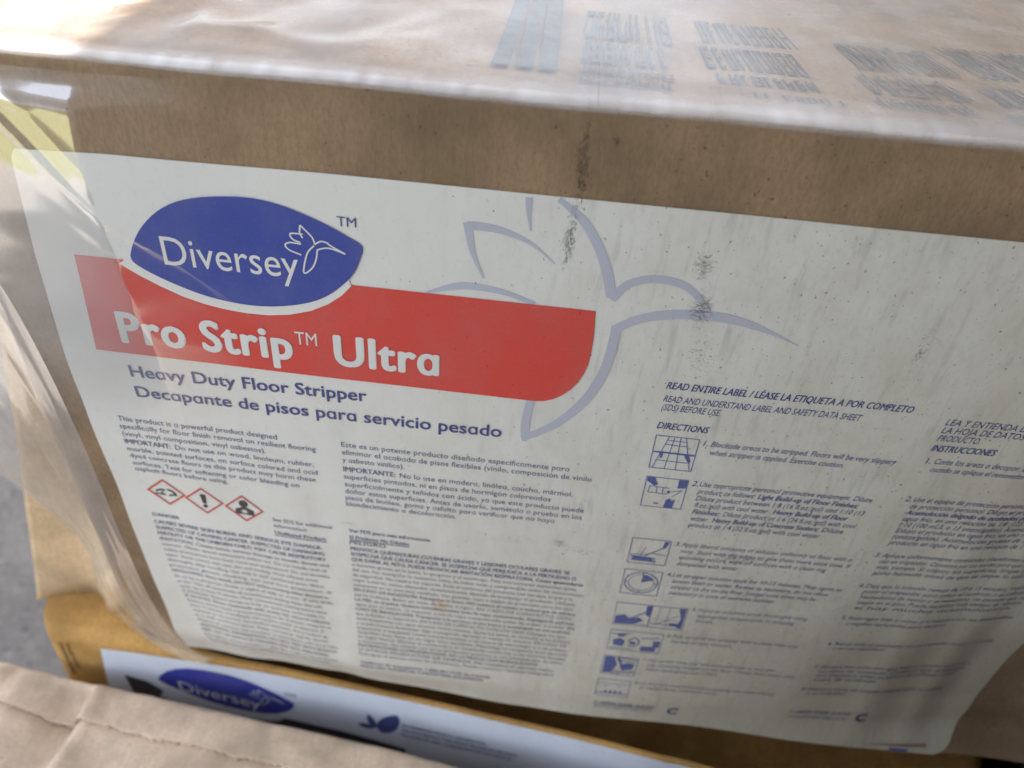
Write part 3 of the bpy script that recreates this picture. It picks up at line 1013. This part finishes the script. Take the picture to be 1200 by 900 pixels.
def ic6(L, F):
    F((.08, .5), (.2, .38), (.3, .5), (.28, .78), (.1, .76)); L((.36, .5), (.48, .3), (.58, .5), (.5, .75), (.38, .7), w=.7); F((.4, .5), (.52, .52), (.5, .66), (.4, .64)); F((.62, .72), (.9, .66), (.92, .92), (.64, .94))
    F((.84, .4), (.97, .36), (.97, .7), (.86, .7)); L((.6, .3), (.95, .22), w=.6); L((.04, .2), (.4, .12), w=.5); F((.14, .2), (.3, .18), (.26, .3), (.16, .3)); L((.05, .9), (.5, .9))


def ic7(L, F):
    F((.04, .06), (.3, .04), (.42, .44), (.3, .9), (.05, .94)); F((.5, .5), (.68, .3), (.92, .34), (.9, .6), (.6, .72)); F((.36, .04), (.44, .04), (.62, .5), (.58, .56)); L((.46, .06), (.98, .1), w=.6)
    L((.3, .92), (.95, .8), w=.8); L((.34, .8), (.95, .7), w=.4); L((.5, .2), (.95, .22), w=.5)


def ic8(L, F):
    L((.04, .82), (.96, .82), w=.7); L((.04, .25), (.96, .2), w=.25)
    for x in (.25, .4, .55, .7):
        F((x, .72), (x + .05, .62), (x + .1, .72), (x + .05, .8))
    L((.2, .3), (.28, .42), (.36, .3), w=.3); L((.6, .28), (.68, .4), (.78, .28), w=.3)


for i, fn in enumerate((ic1, ic2, ic3, ic4, ic5, ic6, ic7, ic8)):
    icon(i, fn)

# directions, Spanish (running on to the dented right side)
block('printed_text', M_TEXT, [('LEA Y ENTIENDA LAS INSTRUCCIONES Y', 173.4, 228.2, 245), ('LA HOJA DE DATOS DE SEGURIDAD DEL', 173.4, 232.8, 244), ('PRODUCTO.', 173.4, 237.4, 191.5)], 3.5, 0.008, ital=IT)
block('printed_text', M_TEXT, [('*INSTRUCCIONES', 173.2, 243.4, 200.3)], 3.6, ital=IT)
R1 = [('1.', 173.6, 250.8, None), ('Corte las \u00e1reas a decapar. Los pisos estar\u00e1n resbaladizos', 177, 250.8, 258), ('cuando se aplique el removedor. Tenga cuidado.', 177.2, 255.6, 240),
      ('2.', 173.6, 275.4, None), ('Use el equipo de protecci\u00f3n personal apropiado. Use equipo', 177.2, 275.4, 262), ('de protecci\u00f3n personal. Diluya el producto como sigue:', 177.2, 279.9, 258),
      ('*Acumulaci\u00f3n delgada de acabados para pisos: Diluya en', 177.2, 284.3, 262), ('agua fr\u00eda, en una relaci\u00f3n de 1:8 (125 mL/L; 16 onzas) o', 177.2, 288.7, 262), ('1:10 (100 mL/L o 13 onzas/gal\u00f3n). Acumulaci\u00f3n pesada de', 177.2, 293.1, 262),
      ('Diluya el producto en agua fr\u00eda, en una relaci\u00f3n de 1:6', 177.2, 297.5, 260), ('(onzas/gal\u00f3n). *Acumulaci\u00f3n gruesa de selladores de'.replace('*', ''), 177.2, 301.9, 262), ('producto en agua fr\u00eda en una relaci\u00f3n de 1:4 (250 mL/L)', 177.2, 306.3, 263)]
R3 = [('3.', 173.6, 316, None), ('Aplique uniformemente cantidades abundantes de soluci\u00f3n', 177.4, 316, 263), ('con un trapeador. Comience por los bordes para que se remojen', 177.4, 320.6, 264), ('m\u00e1s tiempo. Si salpica las superficies, limpie con un', 177.4, 325.2, 262),
      ('pa\u00f1o h\u00famedo antes de que se seque la soluci\u00f3n.', 177.4, 329.8, 263),
      ('4.', 173.6, 340.3, None), ('Deje que la soluci\u00f3n remoje de 10 a 15 minutos. Vuelva a', 177.4, 340.3, 265), ('pasar el trapeador para soltar el acabado o el sellador.', 177.4, 344.9, 265), ('Humedezca de nuevo si es necesario, no permita que se', 177.4, 349.5, 265),
      ('seque en el piso. Puede necesitar m\u00e1s tiempo de remojo', 177.4, 354.1, 265), ('si hay mucha acumulaci\u00f3n.', 177.4, 358.7, 262)]
R5 = [('5.', 173.6, 367.8, None), ('Restriegue bien a mano o a m\u00e1quina con las almohadillas', 177.4, 367.8, 267), ('o cepillos apropiados para decapar.', 177.4, 372.5, 232),
      ('6.', 173.6, 391.2, None), ('Recoja todo el removedor con un trapeador limpio y un balde', 177.4, 391.2, 267), ('o con una aspiradora.', 177.4, 395.4, 206),
      ('7.', 172.6, 413.8, None), ('Enjuague bien el piso con agua limpia y fr\u00eda para neutralizar', 176.4, 413.8, 263), ('los restos del removedor. Cambie el agua de enjuague', 176.4, 418.2, 262), ('con frecuencia antes de aplicar el acabado nuevo', 176.4, 422.4, 258), ('capa de acabado', 176.4, 426.6, 212),
      ('8.', 172, 436.8, None), ('Deje secar el piso por completo antes de aplicar el acabado', 176, 436.8, 256), ('o el sellador.', 176, 441.2, 200),
      ('*1-800-558-2332', 172, 461, 208), ('www.product-help.com', 172, 466, 206)]
block('printed_text', M_TEXT, R1, 3.2, 0.006, ital=IT)
block('printed_text', M_SMALL, R3, 3.1, 0.006, ital=IT)
block('printed_text', M_SMALL, R5, 2.9, 0.006, ital=IT)
cmark(216, 462)
SH.begin()
SH.poly([(222, 485.2), (250, 482.6), (262, 482.0), (262, 484.5), (250, 485.2)], .3)
SH.end('red_corner_print', mat_ink('ink_faded_red', (0.34, 0.2, 0.16), 0.6))
SH.begin()
SH.rect(240, 486.6, 251, 488.4, .3)
SH.end('blue_corner_print', M_BLUE)

# ------------------------------------------------------------------ carton under it, with the blue-white label


def mid_y(X):
    if X < 110:
        return 299 - 33 * (max(0, (X + 250)) / 357) ** 1.6
    return 266.3 - 0.16 * (X - 110)


MT, MX0, MX1 = 493.5, -300.0, 338.0
mid = thing('carton', 'golden kraft carton with a blue-white label beneath the large carton', 'carton', W(20, 420, 900))


def mid_face(X, v, off=0.0):
    b = noise.noise(Vector((X / 60.0, v / 60.0, 8))) * 0.6
    r = 9.0
    e = 0.0
    if X < MX0 + r:
        q = MX0 + r - X
        e = r - math.sqrt(max(0, r * r - q * q))
    return W(X, mid_y(X) + b + e - off, v)


def build_mid():
    us = [MX0, MX0 + .8, MX0 + 2.5, MX0 + 5, MX0 + 8] + frange(MX0 + 12, MX1, 70)
    bm = bmesh.new()
    rows = []
    r = 9.0
    prof = [('t', 1.0), ('t', .6), ('t', .3), ('t', .12), ('w', 110), ('w', 100), ('w', -2), ('i', 6), ('i', 4)] + [('f', a) for a in frange(90, 0, 7)] + [('v', v) for v in frange(MT + r + 4, 620, 24)] + [('v', 760), ('v', 899)] + [('b', 0)]
    for kind, q in prof:
        row = []
        for u in us:
            b = (mid_face(u, MT + r).y / S)
            lip = 8.6 * lerp_table(u, [(-250, 0), (-160, .8), (-60, 1)])
            sk = lambda Y: -.62 * min(28, max(0, Y - b)) * lerp_table(u, [(-300, 1), (-250, 0)])
            if kind == 't':
                Y = b + r + q * (740 - b)
                p = W(u + sk(Y), Y, MT + noise.noise(Vector((u / 40, q * 9, 2))) * .5)
            elif kind in 'wi':            # the front panel stands proud of the load: a dark slot behind it
                g = lerp_table(u, [(-238, 0), (-215, .5), (-140, 1)])
                Y = max(b + r + 1 - lip * .8, BY + (dent(u, 488) if u > BX0 else 0) + q) if kind == 'w' else b + r * .55 + q
                if kind == 'i':
                    Y = b + r - lip * .8 + (.2 if q == 4 else .6)
                p = W(u + sk(Y), Y, MT + (0 if (kind == 'w' and q > 10) else lip if (kind == 'i' and q == 4) else 90 * g))
            elif kind == 'f':
                a = math.radians(q)
                Y = b + (r - lip * .8) * (1 - math.cos(a))
                rr = r - lip if lip < r else 1.0
                p = W(u + sk(Y), Y, MT + r - rr * math.sin(a) + (noise.noise(Vector((u / 40, .08 * 9, 2))) * .5 if q == 90 else 0))
            elif kind == 'v':
                p = mid_face(u, q)
            else:
                p = W(u, 740, 899)
            row.append(bm.verts.new(p))
        rows.append(row)
    rows.append(rows[0])
    for r0, r1 in zip(rows, rows[1:]):
        for i in range(len(us) - 1):
            bm.faces.new((r0[i], r1[i], r1[i + 1], r0[i + 1]))
    for e in (0, -1):
        bm.faces.new([q[e] for q in rows[:-1]])
    bmesh.ops.recalc_face_normals(bm, faces=bm.faces[:])
    set_uv(bm, uv_world)
    return link('carton_body', bm, M_MID, mid, True)


build_mid()


def build_flap():
    """torn top flap standing up beside the large carton, creased down its middle"""
    n1, n2 = 26, 22

    def fn(s, t):
        X = -315.5 + 92 * s + 44 * t * (1 - .5 * s) + 1.5 * noise.noise(Vector((s * 3, t * 3, 9)))
        fold = 15 * math.exp(-((s - 0.60 - .15 * t) / 0.12) ** 2) - 6 * math.exp(-((s - 0.38) / 0.2) ** 2)
        Y = 326 + 10 * s + 20 * t - fold * (1 - .2 * t) + 3 * noise.noise(Vector((s * 2.2, t * 2.2, 4)))
        v = 496 - 270 * t - 4 * s
        return W(X, Y, v)
    bm, _ = grid_bm(frange(0, 1, n1), frange(0, 1, n2), fn)
    bmesh.ops.recalc_face_normals(bm, faces=bm.faces[:])
    bmesh.ops.solidify(bm, geom=bm.faces[:], thickness=2.2 * S)
    set_uv(bm, uv_world)
    o = link('standing_flap', bm, M_FLAP, mid, True)
    return o


build_flap()


def build_mid_label():
    ts = frange(-262.5, 330, 110)
    vs = frange(504.8, 590, 14)
    bm, _ = grid_bm(ts, vs, lambda u, v: mid_face(u - (0 if u > -255 else (v - 505) * .12), v, .3))
    set_uv(bm, uv_world)
    return link('label', bm, mat_ink('label_paper_clean', (0.74, 0.80, 0.92), 0.1, 0.4), mid, True)


ml = build_mid_label()
ml['label'] = 'clean blue-white paper label'
S2 = Sheet(mid_face, ml)
S2.begin()
S2.poly([(-253, 533.5), (-238.5, 538.2), (-229, 548), (-233, 556), (-190, 580), (-60, 580), (-60, 566), (-105, 560.2), (-144, 557.4), (-150, 563), (-190, 575), (-250, 575)], .5)
S2.end('dark_band', mat_ink('ink_dark_band', (0.03, 0.035, 0.045), .1))
lx0, lx1 = -163.2, -70.0


def to2(p):
    X = -229.5 + (p[0] - lx0) / (lx1 - lx0) * 93.7
    return (X, 512.5 + (p[1] - 154.0) * .86 + .17 * (X + 190))


leaf2 = [to2(p) for p in leaf]
S2.begin()
S2.poly([(x - 1.5, y + 5) for x, y in leaf2], .6)
S2.end('logo_rim', mat_ink('label_paper_white', (0.85, 0.87, 0.9), .05))
S2.begin()
S2.poly(leaf2, .7)
S2.end('logo_leaf', mat_ink('ink_deep_blue', (0.035, 0.045, 0.33), 0.08))
S2.begin()
S2.text('Diversey', -215.6, 543.0, 12, -160.6, .82, 0.004, res=3, slope=.15)


for pts in ([(-93.3, 163.3), (-89.2, 167.9), (-88.3, 171.1)], [(-93.3, 163.3), (-93.7, 166.6), (-92.8, 168.8)], [(-92.6, 167.1), (-97.3, 167.3), (-96.7, 169.7), (-93.9, 170.8)],
            [(-93.6, 171.5), (-98.1, 171.3), (-99.9, 172.6), (-98.5, 174.6), (-94.0, 176.3)], [(-88.6, 171.6), (-91.7, 175.7), (-93.7, 184.3), (-90.3, 182.0), (-88.3, 177.7), (-87.5, 173.3)],
            [(-87.5, 173.3), (-82.9, 172.1), (-76.6, 174.0)], [(-88.3, 171.1), (-86.0, 169.5), (-83.5, 169.8), (-82.4, 170.8), (-76.6, 174.0)]):
    S2.ribbon([to2(p) for p in pts], 0.6, .83)
S2.end('logo_lettering', M_WHITE)
S2.begin()
S2.text('TM', -142.0, 528.4, 4.6, -134, .5, 0.004)
S2.end('trademark_lettering', M_TEXT)
S2.begin()
# three-leaf emblem
S2.poly(smooth_path([(-83, 549), (-88, 549.5), (-92.5, 546), (-89, 543.4), (-84, 544), (-82, 547)], 4), .5)
S2.end('emblem_leaf', M_TEXT)
S2.begin()
S2.poly(smooth_path([(-81, 548), (-85, 542), (-86, 535), (-84.6, 531.5), (-81, 536), (-79, 543)], 4), .5)
S2.end('emblem_leaf', M_TEXT)
S2.begin()
S2.poly(smooth_path([(-76, 551.5), (-79.5, 545), (-77, 535), (-70, 527.5), (-65, 525.6), (-63.5, 533), (-66, 543), (-71, 549.5)], 4), .5)
S2.end('emblem_leaf', M_TEXT)
S2.begin()
S2.text('RECOMMENDED PRODUCT INFORMATION', -62, 537.5, 3.4, -6, .5, 0.02, res=2)
S2.text('KEEP FROM FREEZING. STORE UPRIGHT INDOORS IN A DRY PLACE', -62.4, 543.6, 3.4, 15, .5, 0.02, res=2)
S2.text('PROTEGER DEL FR\u00cdO. GUARDAR EN POSICI\u00d3N VERTICAL', -63, 549.6, 3.4, 12.6, .5, 0.02, res=2)
S2.end('printed_text', mat_ink('ink_navy', (0.03, 0.04, 0.17), 0.1))
# stamped vertical marks on the bare board left of the label
SB = Sheet(mid_face, mid)
SB.begin()
rng = random.Random(11)
v = 503
while v < 540:
    hgt = rng.uniform(2.0, 3.2)
    for (x0, x1) in ((-290.5, -287.2), (-285.8, -282.6)):
        if x0 < -287 or v < 532:
            SB.rect(x0, v, x1 - rng.uniform(0, .8), v + .9, .3)
            SB.rect(x0 + rng.uniform(0, 1.6), v, x0 + 2.4, v + hgt - .5, .31)
    v += hgt + .5
SB.end('stamped_marking', M_TOPMARK)

# ------------------------------------------------------------------ near carton
near = thing('carton', 'pale kraft carton with a ragged cut flap edge in the near foreground', 'carton', W(-40, 120, 900))
NT_, NX0, NX1 = 520.0, -335.0, 340.0


def near_back(X):
    return 291 - 0.105 * (X + 324) - 6.5 * max(0, (X + 60) / 100) ** 1.3


def crush(X, w):
    """w: distance in front of the rear edge"""
    d = X + 266 + .12 * w
    c = 15.0 * (math.exp(-(d / 22) ** 2) if d < 0 else math.exp(-(d / 4.5) ** 2)) * lerp_table(w, [(0, .1), (7, .7), (20, 1), (60, .6), (120, .2)])
    c -= 2.6 * math.exp(-((d - 9) / 8) ** 2) * lerp_table(w, [(0, .2), (10, 1), (60, .5)])
    c -= 4.0 * math.exp(-((X + 322 + .5 * w) / 7) ** 2) * lerp_table(w, [(0, .5), (10, 1), (34, .3)])
    c += noise.noise(Vector((X / 34.0, w / 28.0, 2.2))) * 1.5 + noise.noise(Vector((X / 11.0, w / 13.0, 5.2))) * .5
    c += 1.6 * max(0, noise.noise(Vector((X / 16.0 + w / 25.0, w / 60.0, 7.7))))
    return c


def build_near():
    us = frange(NX0, NX1, 190)
    r = 5.0
    bm = bmesh.new()
    rows = []
    prof = [('k', 899), ('k', 600), ('k', 545)] + [('f', a) for a in frange(0, 90, 6)] + [('t', w) for w in (9, 13, 17, 21, 25, 29, 33, 38, 44, 52, 62, 76, 95, 120, 160, 220, 330, 420)] + [('e', 600), ('e', 899)]
    for kind, q in prof:
        row = []
        for X in us:
            b = near_back(X) - 1.5
            if kind == 'k':
                p = W(X, b, q)
            elif kind == 'f':
                a = math.radians(q)
                p = W(X, b - r + r * math.cos(a), NT_ + 4.5 + r - r * math.sin(a) + crush(X, r - r * math.cos(a)))
            elif kind == 't':
                p = W(X, b - q, NT_ + 4.2 + crush(X, q) - 3 * math.exp(-((X + 284 - q * .12) / 13) ** 2) * lerp_table(q, [(26, 0), (40, 1), (200, .7)]))
            else:
                p = W(X, b - 421, q)
            row.append(bm.verts.new(p))
        rows.append(row)
    rows.append(rows[0])
    for r0, r1 in zip(rows, rows[1:]):
        for i in range(len(us) - 1):
            bm.faces.new((r0[i], r1[i], r1[i + 1], r0[i + 1]))
    for e in (0, -1):
        bm.faces.new([q[e] for q in rows[:-1]])
    bmesh.ops.recalc_face_normals(bm, faces=bm.faces[:])
    return link('carton_body', bm, M_NEAR, near, True)


build_near()


def build_near_flap():
    us = frange(NX0 - 1, NX1 - 2, 560)

    def edge_w(X):
        w0 = lerp_table(X, [(-316, 25.5), (-268, 26.5), (-211, 26.5), (-123, 27), (0, 28)])
        return w0 + noise.noise(Vector((X / 2.2, 0, 1))) * .75 + noise.noise(Vector((X / 9, 0, 3))) * 1.3 + noise.noise(Vector((X / 40, 0, 4))) * 1.5
    bm = bmesh.new()
    rows = []
    r = 5.0
    for a in frange(0, 90, 7):
        a = math.radians(a)
        rows.append([bm.verts.new(W(X, near_back(X) - r + r * math.cos(a), NT_ + r - r * math.sin(a) + crush(X, r - r * math.cos(a)))) for X in us])
    for f in (.1, .25, .4, .55, .7, .82, .92, .97):
        rows.append([bm.verts.new(W(X, near_back(X) - r - (edge_w(X) - r) * f, NT_ + crush(X, r + (edge_w(X) - r) * f) * (1 - .1 * f))) for X in us])
    # broken lip, then the raw fluted edge
    rows.append([bm.verts.new(W(X, near_back(X) - edge_w(X), NT_ + crush(X, edge_w(X)) * .9 + .7 + .5 * noise.noise(Vector((X / 1.7, 2, 2))))) for X in us])
    for dv, ins in ((1.2, .5), (2.1, 1.5), (3.2, .3), (4.3, .9)):
        rows.append([bm.verts.new(W(X, near_back(X) - edge_w(X) + ins * (1 + .9 * math.sin(X * 1.25) + noise.noise(Vector((X / 1.5, dv, 6)))), NT_ + crush(X, edge_w(X)) * .9 + dv)) for X in us])
    for r0, r1 in zip(rows, rows[1:]):
        for q in range(len(us) - 1):
            bm.faces.new((r0[q], r0[q + 1], r1[q + 1], r1[q]))
    bmesh.ops.recalc_face_normals(bm, faces=bm.faces[:])
    return link('top_flap', bm, M_NEAR, near, True)


build_near_flap()

# ------------------------------------------------------------------ stretch film
film = thing('stretch_film', 'clear wrinkled plastic stretch film over the top and left corner of the large carton', 'plastic wrap', W(-232, 300, 492))


def build_film_top():
    xs = frange(BX0 - 6, BX1 + 4, 150)
    ys = frange(0, 1, 90)

    def fn(X, t):
        wob = noise.noise(Vector((X / 70.0, 1.7, 0))) * 0.9
        left = lerp_table(X, [(-235, 1), (-150, .9), (-80, .35), (0, .03), (335, .03)])
        if t < 0.12:                                   # rolled over the front edge
            a = math.radians(28 + 62 * t / 0.12)
            r = 5.4
            return W(X, BY + dent(X, BT + 4) + 4 - r * math.cos(a), BT + wob + 4 - r * math.sin(a))
        q = (t - 0.12) / 0.88
        Y = BY + 4 + dent(X, BT + 4) * (1 - q) + 410 * q ** 1.35
        ac, al = X * .80 - Y * .60, X * .60 + Y * .80
        k1 = noise.noise(Vector((ac / 26.0, al / 120.0, 1.0)))
        k2 = 1 - min(1, 2.6 * abs(noise.noise(Vector((ac / 30.0, al / 90.0, 5.0)))))
        fade = min(1, q * 9)
        return W(X, Y, BT + wob - 1.4 - fade * (1.0 + left * (7.0 * (k1 * .5 + .5) + 4.0 * k2 * k2)))
    bm, _ = grid_bm(xs, ys, fn)
    bmesh.ops.recalc_face_normals(bm, faces=bm.faces[:])
    def edge_sheen(co):  # whitish edge highlight with glints, painted into the film's haze
        w = co.y / S - BY
        X = co.x / S
        f = lerp_table(X, [(-200, .45), (-70, .8), (40, 1.3), (200, 2.2)])
        return (1.0, lerp_table(w, [(-.5, .05), (.5, .42), (4 * f, .42), (8 * f, .2), (15 * f, 0.02)]) * (.95 + .45 * noise.noise(Vector((X / 5.0, 0, 4))) + .4 * noise.noise(Vector((X / 21.0, 0, 9)))) * lerp_table(X, [(-200, 1), (40, .6), (200, .4)]))
    set_uv(bm, edge_sheen)
    return link('top_sheet', bm, M_FILM_TOP, film, True)


build_film_top()


def build_film_front():
    us = frange(-238, -112, 90)
    vs = frange(112, 330, 110)

    def fn(u, v):
        # tented off the board along a ridge, pulled back to the corner on the left
        ridge = -163 + .06 * (v - 143) + 2.5 * noise.noise(Vector((v / 18.0, 0, 3)))
        hgt = 16.0 * lerp_table(v, [(112, .15), (122, .8), (150, 1), (190, .8), (250, .35), (330, .0)])
        if u > ridge:
            o = hgt * max(0, 1 - (u - ridge) / 46) ** 1.5
        else:
            o = hgt * max(0, 1 - (ridge - u) / 78)
        # creases running down to the right
        c = 0
        for (b, a, w) in ((-84, 1.2, 1.7), (-104, .35, 4.0), (-64, .3, 4.5)):
            dd = (u - (-200 + (v - 122) * .98) + (b + 84) * .7)
            c += a * math.exp(-(dd / w) ** 2)
        edge = max(0, (-225 - u)) * .2
        return face(max(u, BX0 + .5), v, 0.9 + o + c * lerp_table(v, [(112, 1), (200, .8), (240, 0)]) - edge) + Vector(((min(0, u - BX0 - .5)) * S, 0, 0))
    bm, _ = grid_bm(us, vs, fn)
    bmesh.ops.recalc_face_normals(bm, faces=bm.faces[:])
    def cl(co):
        u, v = co.x / S, H - co.z / S
        e = lerp_table(u, [(-178 - .1 * (v - 143), 1), (-112, 0)]) if v > 175 else lerp_table(u, [(-150, 1), (-112, 0)])
        return (e * lerp_table(v, [(108, .6), (116, 1), (215, 1), (300, 0)]), 0.0)
    set_uv(bm, cl)
    return link('front_sheet', bm, M_FILM_FRONT, film, True)


build_film_front()


def path_at(pts, s):
    P = smooth_path3(pts)
    x = s * (len(P) - 1)
    i = min(int(x), len(P) - 2)
    return P[i].lerp(P[i + 1], x - i)


def smooth_path3(pts, sub=8):
    out = []
    n = len(pts)
    V = [Vector(p) for p in pts]
    for i in range(n - 1):
        p0, p1, p2, p3 = V[max(0, i - 1)], V[i], V[i + 1], V[min(n - 1, i + 2)]
        for j in range(sub):
            t = j / sub
            out.append(0.5 * (2 * p1 + (p2 - p0) * t + (2 * p0 - 5 * p1 + 4 * p2 - p3) * t * t + (-p0 + 3 * p1 - 3 * p2 + p3) * t ** 3))
    out.append(V[-1])
    return out


def build_film_side():
    # inner edge clings to the front of the board, outer edge is the gathered hem
    A = smooth_path3([(-182, 290, 486), (-190, 285, 470), (-199, 281, 440), (-203, 278, 400), (-205, 276, 350), (-208, 276, 290), (-216, 276, 220), (-233, 277, 150), (-236, 278, 112)])
    Bp = smooth_path3([(-188, 287, 490), (-214, 293, 486), (-240, 302, 474), (-252, 306, 448), (-256, 312, 412), (-282, 321, 393), (-312, 336, 389), (-352, 352, 380), (-400, 372, 368)])
    n = len(A)
    nt = 46

    def fn(j, i):
        a, b = A[i], Bp[i]
        t = j
        p = a.lerp(b, t)
        s = i / (n - 1)
        bow = math.sin(math.pi * t)
        # long folds that run with the hem
        ph = t * 8 + 1.8 * noise.noise(Vector((s * 2.2, t * 2, 0))) + s * 3
        rip = (math.sin(ph) + .55 * math.sin(ph * 2.3 + 1)) * (0.7 + 1.9 * s) * lerp_table(t, [(0, 0), (.15, .7), (.5, 1), (1, .5)])
        rip += 1.3 * (1 - min(1, 3 * abs(noise.noise(Vector((t * 7, s * 1.6, 3)))))) ** 2 * lerp_table(t, [(0, 0), (.12, 1)])
        out = Vector((-.55, -.8, 0))
        p = p + out * (rip * .8 + bow * 9 * s)
        return W(p.x, p.y, p.z + rip * .4)
    bm, _ = grid_bm(frange(0, 1, nt), list(range(n)), fn)
    bmesh.ops.subdivide_edges(bm, edges=bm.edges[:], cuts=1, use_grid_fill=True, smooth=0.6)
    bmesh.ops.recalc_face_normals(bm, faces=bm.faces[:])
    set_uv(bm, lambda co: (1.0, 0.20 * lerp_table(co.x / S, [(-300, 1), (-245, 0.1)]) + .08 * max(0, noise.noise(co * 45))))
    return link('side_sheet', bm, M_FILM, film, True)


build_film_side()

# ------------------------------------------------------------------ unseen walls, ceiling and cartons added to block light


def box(name, x0, x1, y0, y1, z0, z1, mat, parent=None, bevel=0.0):
    bm = bmesh.new()
    bmesh.ops.create_cube(bm, size=1.0)
    for q in bm.verts:
        q.co = Vector((x0 + (q.co.x + .5) * (x1 - x0), y0 + (q.co.y + .5) * (y1 - y0), z0 + (q.co.z + .5) * (z1 - z0)))
    if bevel:
        bmesh.ops.bevel(bm, geom=bm.edges[:], offset=bevel, segments=2, affect='EDGES')
    return link(name, bm, mat, parent)


wl = box('blocker_wall', 0.40, 0.6, -1.3, 0.15, 0.0, 1.14, M_BLOCKER)  # unseen, added to block sun and light from the right
wl['kind'] = 'structure'
w3 = box('blocker_wall', 0.40, 0.6, 0.15, 2.6, 0.0, 1.14, mat_plain('blocker_pale', (0.42, 0.38, 0.33), 0.85, 0.15, 8))  # added rear length, paler so its reflection in the top film stays light
w3['kind'] = 'structure'
rf = box('blocker_ceiling', -0.06, 0.7, -1.45, 0.15, 0.88, 0.92, M_BLOCKER)  # unseen, added to cut overhead light on the right half
rf['kind'] = 'structure'
w2 = box('blocker_wall', -0.06, 0.4, -1.45, -1.3, 0.0, 0.88, M_BLOCKER)  # added behind the camera to block light from the front
w2['kind'] = 'structure'

side_blocker = thing('carton', 'unseen dark carton added to block light at the right of the large carton', 'carton', (0.45, 0.0, 0.0))  # added out of view to darken the right end of the label
box('carton_body', 345 * S, 760 * S, -330 * S, 330 * S, 0.0, (H + 110) * S, mat_kraft('blocker_board_dark', (0.14, 0.095, 0.06)), side_blocker, 0.004)

front = thing('carton', 'unseen plain carton added on the near carton to block low front light', 'carton', W(190, -5, 519))  # added out of view to darken the label's lower right
box('carton_body', 35 * S, 338 * S, -130 * S, 118 * S, (H - 523) * S, (H - 325) * S, bpy.data.materials['blocker_board_dark'], front, 0.003)
